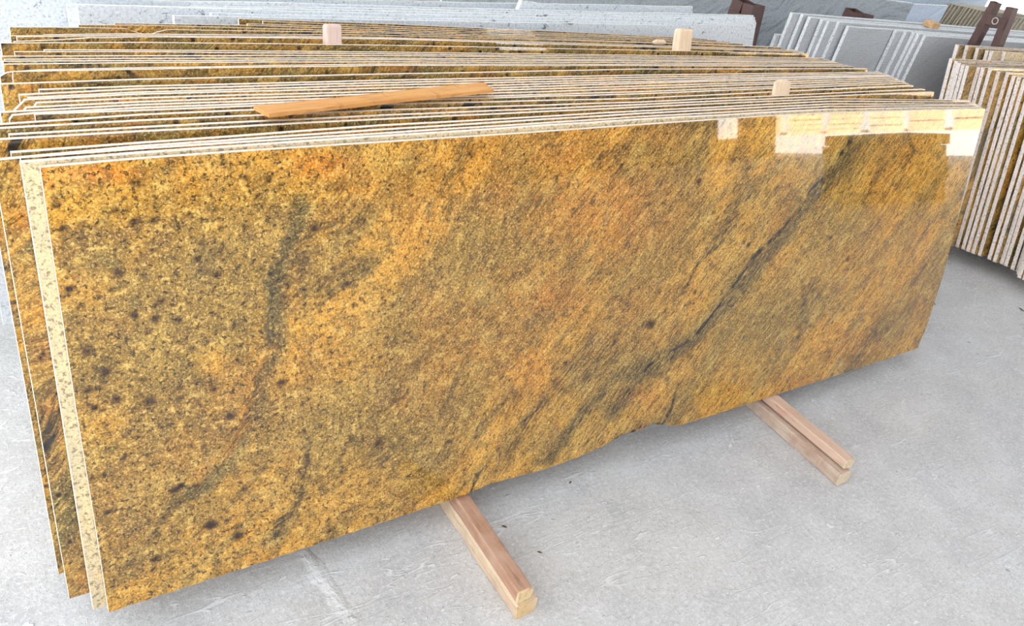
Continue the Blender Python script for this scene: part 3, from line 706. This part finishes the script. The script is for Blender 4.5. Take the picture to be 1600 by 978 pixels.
# ------------------------------------------------------------------ grey stack with its ends toward the camera
gg = 'grey granite slabs in the stack between the brown frames'
GREY = [(1214, 54.5, 2.900), (1239, 21, 2.878), (1255.4, 23, 2.857), (1266.7, 27.6, 2.828), (1286, 31.7, 2.803), (1296, 33.3, 2.784), (1312, 35, 2.765), (1327, 42, 2.735),
        (1401.5, 48.7, 2.712), (1417, 49.6, 2.693), (1429.4, 51.4, 2.674), (1437, 53.7, 2.655), (1447, 56.5, 2.636)]
grey_tops = []
for i, (x, y, c) in enumerate(GREY):
    n = len(GREY) - i
    th = min(.018, (GREY[i - 1][2] - c - .0015) if i else .018)
    if i == 0: lab = 'lowest and leftmost small grey granite slab beside the grey stack'
    elif i == 7: lab = 'grey granite slab with a broad lit face in the middle of the grey stack'
    elif n == 1: lab = 'frontmost grey granite slab, its broad sawn face shaded beside the right stack'
    else: lab = 'grey granite slab with speckled pale end, %s from the left of the grey stack' % ordinal(i + 1)
    pl = Plane(-6, -4, c, .075); L = 3.1 - 0.02 * i - (x - 1239) * .0015
    if i == 0: L = .35
    _, tp_ = rect_slab(-6, -4, c, [(x, y)], th, [m_grey, m_grey_edge], lab, group=gg, length=L)
    grey_tops.append(.075 + tp_[0][1] * math.cos(math.radians(4)))
# block lying on the grey stack: it rests on the highest top edge below it
q = hz((1453, 44), .80)
zt = 0
for (x, y, c), tz in zip(GREY, grey_tops):
    yy = (c - math.tan(math.radians(4)) * (tz - .075) - math.sin(math.radians(6)) * q[0]) / math.cos(math.radians(6))
    if abs(yy - q[1]) < .055: zt = max(zt, tz)
zt = zt or max(grey_tops)
plb = Plane(-6, 0, float(Plane(-6, 0, 0, 0).Pp @ q) - .03, zt + .0008)
ub = float(plb.U @ q)
block('spacer_block', plb, ub - .025, ub + .025, 0, .06, 0, .03, m_plank_block, 'small brown wooden block lying on the grey slab tops, left of the A-frame')

# ------------------------------------------------------------------ stacks at the right, ends toward the camera
gr = 'golden slabs with speckled ends in the right stack'
RT = [(1489, 91.6), (1496.7, 95.5), (1501.7, 98.5), (1508, 101), (1514.6, 103), (1531.7, 105.5), (1539, 105.8), (1550, 106.6), (1563, 112), (1577.5, 115.5), (1584, 118), (1593, 121)]
RB = [(1497, 388), (1507, 389.5), (1514, 395), (1522.6, 396), (1533, 398.5), (1548.5, 404), (1555, 414), (1565, 420), (1572, 422), (1582, 429), (1591, 430)]
AZR, THR = -6, 11.5
def coff_b(p): q = hz(p, .075); return float(Plane(AZR, THR, 0, 0).Pp @ q), float(Plane(AZR, THR, 0, 0).U @ q)
cb = [coff_b(p) for p in RB]                      # offsets of the visible bottoms
cs = [c for c, u in cb]
LABR = 'golden granite slab with pale speckled end, %s from the left in the right stack'
k = 0
last = None
for k in range(9):                                 # the ones whose feet are hidden
    c = 1.915 + .0187 * (9 - k)
    pl = Plane(AZR, THR, c, .075); tl = pl.uv(RT[k])
    rect_slab(AZR, THR, c, [RT[k]], .0165, [m_gold, m_edge2], LABR % ordinal(k + 1), group=gr, length=2.6)
cprev = cs[0] + .0185
CR = [1.915, 1.893, 1.872, 1.853, 1.832, 1.795, 1.772, 1.752, 1.734, 1.702, 1.683]
for j, c in enumerate(CR):
    th = .0170 if j not in (0,) else .0165; cprev = c
    pl = Plane(AZR, THR, c, .075); u = pl.uv(RB[j])[0]
    h = .74 if j else .745
    r = .007
    poly = [(u + r * .6, 0), (u + 2.6, 0), (u + 2.6, h), (u + .003, h), (u, h - .003), (u, r)]
    o = slab_mesh('granite_slab', pl, poly, th, [m_gold, m_edge2], jitter=.0006)
    lab = LABR % ordinal(10 + j)
    if j == 5: lab = 'golden slab with speckled end, just right of the dark gap, right stack'
    if j == 4: lab = 'golden slab with speckled end, just left of the dark gap, right stack'
    tag(o, lab, 'stone slab', gr)
for j in range(5):                                 # carry on beyond the frame
    c = cprev - .02 * (j + 1); pl = Plane(AZR, THR, c, .075); u = cb[-1][1] + rng.uniform(-.02, .03)
    o = slab_mesh('granite_slab', pl, [(u, 0), (u + 2.6, 0), (u + 2.6, .74), (u, .74)], .0165, [m_gold, m_edge2])
    tag(o, 'golden granite slab end at the right photo border, %s past the others' % ordinal(j + 1), 'stone slab', gr)
c_last = cprev - .12
# runner battens under the right stack
def runner(x, ya, yb, w, label, h=.0705, az=AZR, mat=m_batten_low, cat='batten', group='timber runners under the far stacks'):
    v, f = box_data(-w / 2, ya, 0, w / 2, yb, h)
    o = mesh_obj('timber_runner', v, f, mat); o.location = (x, 0, 0); o.rotation_euler = (0, 0, math.radians(az))
    bv = o.modifiers.new('bevel', 'BEVEL'); bv.width = .004; bv.segments = 2
    return tag(o, label, cat, group)
runner(4.35, 1.3, 2.6, .08, 'timber runner in shadow under the right stack of golden slabs')
runner(5.75, 1.3, 2.75, .08, 'timber runner farther back under the right stack of golden slabs')
# second row behind
gr2 = 'golden slabs in the short row behind the right stack'
RT2 = [((1498, 70), 2.215), ((1513.5, 71.5), 2.195), ((1530, 75), 2.172), ((1545, 79), 2.150), ((1552, 80), 2.132), ((1572, 81), 2.114)]
for i, (p, c) in enumerate(RT2):
    rect_slab(AZR, THR, c, [p], .0165, [m_gold_pale if i in (4, 5) else m_gold, m_edge2], 'golden slab with cream end, %s from left in the row before the brown frame' % ordinal(i + 1), group=gr2, length=2.4)

# ------------------------------------------------------------------ brown steel frames
def bar(p0, p1, w, d, side, mat, name, parent, wall=None):
    p0, p1 = np.array(p0, float), np.array(p1, float); ax = p1 - p0; L = np.linalg.norm(ax); ax /= L
    s = np.array(side, float); s -= ax * (s @ ax); s /= np.linalg.norm(s); t = np.cross(ax, s)
    verts, faces = [], []
    if wall is None:
        for e in (0, L):
            for (a, b) in [(-w / 2, -d / 2), (w / 2, -d / 2), (w / 2, d / 2), (-w / 2, d / 2)]: verts.append(p0 + ax * e + s * a + t * b)
        faces = [(0, 3, 2, 1), (4, 5, 6, 7)] + [(q, (q + 1) % 4, (q + 1) % 4 + 4, q + 4) for q in range(4)]
    else:                                            # open tube
        for e in (0, L):
            for k in (0, wall):
                for (a, b) in [(-1, -1), (1, -1), (1, 1), (-1, 1)]: verts.append(p0 + ax * e + s * a * (w / 2 - k) + t * b * (d / 2 - k))
        for q in range(4):
            r = (q + 1) % 4
            faces += [(q, r, r + 8, q + 8), (q + 4, q + 12, r + 12, r + 4), (q + 8, r + 8, r + 12, q + 12), (q, q + 4, r + 4, r)]
    o = mesh_obj(name, verts, faces, mat, parent)
    bm_ = o.modifiers.new('bevel', 'BEVEL'); bm_.width = .002; bm_.segments = 1
    return o
def frame(loc, az, label, apex_h, spread, gap=.03, w=.055, stub=.03, ring=False, legs_len=True):
    root = bpy.data.objects.new('steel_frame', None); link(root); root.location = loc; root.rotation_euler = (0, 0, math.radians(az))
    tag(root, label, 'rack frame', 'brown steel frames the slabs lean on')
    s = (1, 0, 0)
    bar((0, -spread, 0), (0, -gap, apex_h), w, w * .9, s, m_steel, 'leg', root, wall=.004)
    bar((0, spread, 0), (0, gap, apex_h), w, w * .9, s, m_steel, 'leg', root, wall=.004)
    v, f = box_data(-w / 2 - .006, -gap - .02, apex_h - .095, -w / 2 - .001, gap + .02, apex_h - .05)
    mesh_obj('gusset_plate', v, f, m_steel, root)
    bar((0, -spread - .03, .02), (0, spread + .03, .02), .05, .04, s, m_steel, 'foot_rail', root)
    bar((0, -spread * .7, apex_h * .33), (0, spread * .7, apex_h * .33), .04, .02, s, m_steel, 'cross_bar', root)
    if ring:
        verts, faces = [], []
        n1, n2 = 14, 6
        for i in range(n1):
            a = 2 * math.pi * i / n1
            for j in range(n2):
                b = 2 * math.pi * j / n2; rr = .014 + .0025 * math.cos(b)
                verts.append((-w / 2 - .010 + .0025 * math.sin(b), -.012 + rr * math.cos(a), apex_h - .07 + rr * math.sin(a)))
        for i in range(n1):
            for j in range(n2):
                faces.append((i * n2 + j, ((i + 1) % n1) * n2 + j, ((i + 1) % n1) * n2 + (j + 1) % n2, i * n2 + (j + 1) % n2))
        r_ = mesh_obj('wire_ring', verts, faces, plain('dull_zinc', (190, 184, 176), (140, 134, 128), 60, .4), root, smooth=True)
    return root
ap = hz((1571, 8), .987)
frame((ap[0], ap[1] + .005, 0), -6, 'tall dark brown steel A-frame standing between grey and golden stacks at right', .987, .12, gap=.042, w=.042, ring=True)
ap = hz((1176, 8), .80)
frame((ap[0] + .03, ap[1] + .05, 0), -3, 'brown steel frame with open tube top at the right end of the white slabs', .80, .12, gap=.034, w=.075)
ap = hz((1343, 19), .784)
frame((ap[0], ap[1], 0), -6, 'brown steel frame whose top pokes up behind the grey stack', .784, .12, gap=.03, w=.075)

# ------------------------------------------------------------------ far slabs
rect_slab(-11, -8, 3.78, [(700, -60), (1150, -32), (1390, 1), (1428, 6)], .02, [m_swirl, m_grey_edge], 'large dark grey swirled granite slab standing behind the grey stack', group='big slabs standing at the back')
rect_slab(-11, -8, 4.25, [(1300, -14), (1429, 7), (1482, 9.5)], .02, [m_blue, m_white_edge], 'pale blue granite slab right of the dark swirled slab, at the back', group='big slabs standing at the back')
rect_slab(-11, -8, 4.55, [(1300, -40), (1470, -14), (1546, -2)], .02, [m_blue, m_white_edge], 'rearmost pale blue granite slab, just its upper strip visible above the brown stack', group='big slabs standing at the back')
gt = 'brown grey slabs in the far small stack'
plt = Plane(-6, -14, 0, .075)
def ctop(p, z):
    q = hz(p, z); return float(plt.Pp @ q + math.tan(math.radians(14)) * (z - .075))
NT = 11
ca, cz_ = ctop((1484, 6), .72), ctop((1540, 18), .72)
for i in range(NT):
    t = i / (NT - 1); px = 1484 + 56 * t; py = 6 + 12.5 * t; c = ca + (cz_ - ca) * t
    if i == 4: px += 2
    rect_slab(-6, -14, c, [(px, py)], min(.02, abs(ca - cz_) / (NT - 1) - .002), [m_brown, m_brown_edge],
              'brown grey slab end, %s from left, far stack left of the A-frame' % ordinal(i + 1), group=gt, length=.5)
ca2, cz2 = ctop((1576, 26), .72), ctop((1606, 30), .72)
for i in range(6):
    t = i / 5; px = 1576 + 30 * t; py = 26 + 4 * t; c = min(ca2 + (cz2 - ca2) * t, ca2 - .022 * i)
    rect_slab(-6, -14, c, [(px, py)], .019, [m_brown, m_brown_edge],
              'brown grey slab end, %s from left, far stack right of the A-frame' % ordinal(i + 1), group=gt + ' at the edge', length=.5)

# ------------------------------------------------------------------ bits on the floor
def leaf(px, s, rot, label):
    q = hz(px, 0)
    verts = []; n = 7
    for i in range(n):
        t = i / (n - 1); w = .32 * math.sin(math.pi * min(1, t * 1.02)) ** .8 + .02
        verts += [(t * s - s / 2, -w * s / 2, .0012 + .10 * s * t * (1 - t)), (t * s - s / 2, w * s / 2, .0012 + .18 * s * t * (1 - t))]
    top = len(verts); verts += [(x, y, z - .0009) for x, y, z in verts]
    faces = []
    for i in range(n - 1):
        a = 2 * i
        faces += [(a, a + 2, a + 3, a + 1), (top + a, top + a + 1, top + a + 3, top + a + 2), (a, top + a, top + a + 2, a + 2), (a + 1, a + 3, top + a + 3, top + a + 1)]
    faces += [(0, 1, top + 1, top), (2 * n - 2, top + 2 * n - 2, top + 2 * n - 1, 2 * n - 1)]
    o = mesh_obj('dry_leaf', verts, faces, m_leaf); o.location = (q[0], q[1], .0002); o.rotation_euler = (0, 0, rot)
    tag(o, label, 'leaf', 'dry leaf scraps on the floor')
m_leaf = plain('dark_dry_leaf', (92, 78, 56), (50, 42, 32), 120, .8)
leaf((788, 823), .014, -.9, 'dark dry leaf scrap nearer the slab, right of the left runner')
leaf((843, 863), .013, -.7, 'dark dry leaf scrap lower down, right of the left runner')
leaf((1460, 475), .018, 1.0, 'dark leaf scrap at the right edge of the front slab')
leaf((1596, 484), .03, 1.2, 'dark leaf scrap at the right border of the photo')
leaf((891, 754), .012, .4, 'small grey leaf scrap on the floor below the slab chip')

# ------------------------------------------------------------------ stacks in the sunny yard (seen mirrored in the polished slabs)
def yard_stack(x, y, rot, L, W_, n, h, mat, label, z=-.1):
    root = bpy.data.objects.new('tile_stack', None); link(root); root.location = (x, y, z); root.rotation_euler = (0, 0, rot)
    tag(root, label, 'stone stack', 'stacks of stone in the yard')
    me = None
    for i in range(n):
        j = (rng.uniform(-.03, .03), rng.uniform(-.04, .04))
        if me is None:
            v, f = box_data(-W_ / 2, -L / 2, 0, W_ / 2, L / 2, h * .9)
            o = mesh_obj('stone_layer', v, f, mat, root); me = o.data
        else:
            o = bpy.data.objects.new('stone_layer', me); link(o, root)
        o.location = (j[0], j[1], i * h)
YS = [(-40.2, 27, 9, .27, m_cream_tile2, 'pinkish stone stack in the yard, leftmost as mirrored, with nine thick layers'),
      (-37.6, 27, 16, .155, m_cream_tile, 'cream stone stack in the yard with sixteen thin layers, beside the leftmost one'),
      (-35.0, 26, 17, .15, m_cream_tile, 'cream stone stack in the yard with seventeen thin layers'),
      (-32.5, 26, 11, .22, m_cream_tile, 'cream stone stack in the yard with eleven layers, middle of the row'),
      (-30.0, 26, 7, .33, m_cream_tile2, 'pinkish stone stack in the yard with seven thick layers'),
      (-27.4, 27, 6, .38, m_cream_tile2, 'pinkish stone stack in the yard with six very thick layers'),
      (-24.6, 28, 13, .18, m_cream_tile, 'cream stone stack in the yard at the far end of the row')]
for az, dist, n, h, mt, lab in YS:
    dist = 26.5
    a_ = math.radians(az)
    yard_stack(2 + dist * math.cos(a_), 1.2 + dist * math.sin(a_), a_, .98, 1.0, n, h, mt, lab)
v, f = box_data(6, -16.2, -0.1, 17, -16, 4.5)  # added unseen white wall, sunlit to brighten the openings mirrored in the slabs
tag(mesh_obj('wall_reflector', v, f, plain('white_reflector', (240, 240, 238), (224, 222, 218), 2, .9)), kind='structure')
# a low pile of dark slabs lying flat indoors (seen only mirrored in the polished front slab)
yard_stack(7.1, -1.98, .49, .7, .8, 6, .098, m_brown, 'low brown stone pile standing indoors opposite the golden slabs', z=0.0)
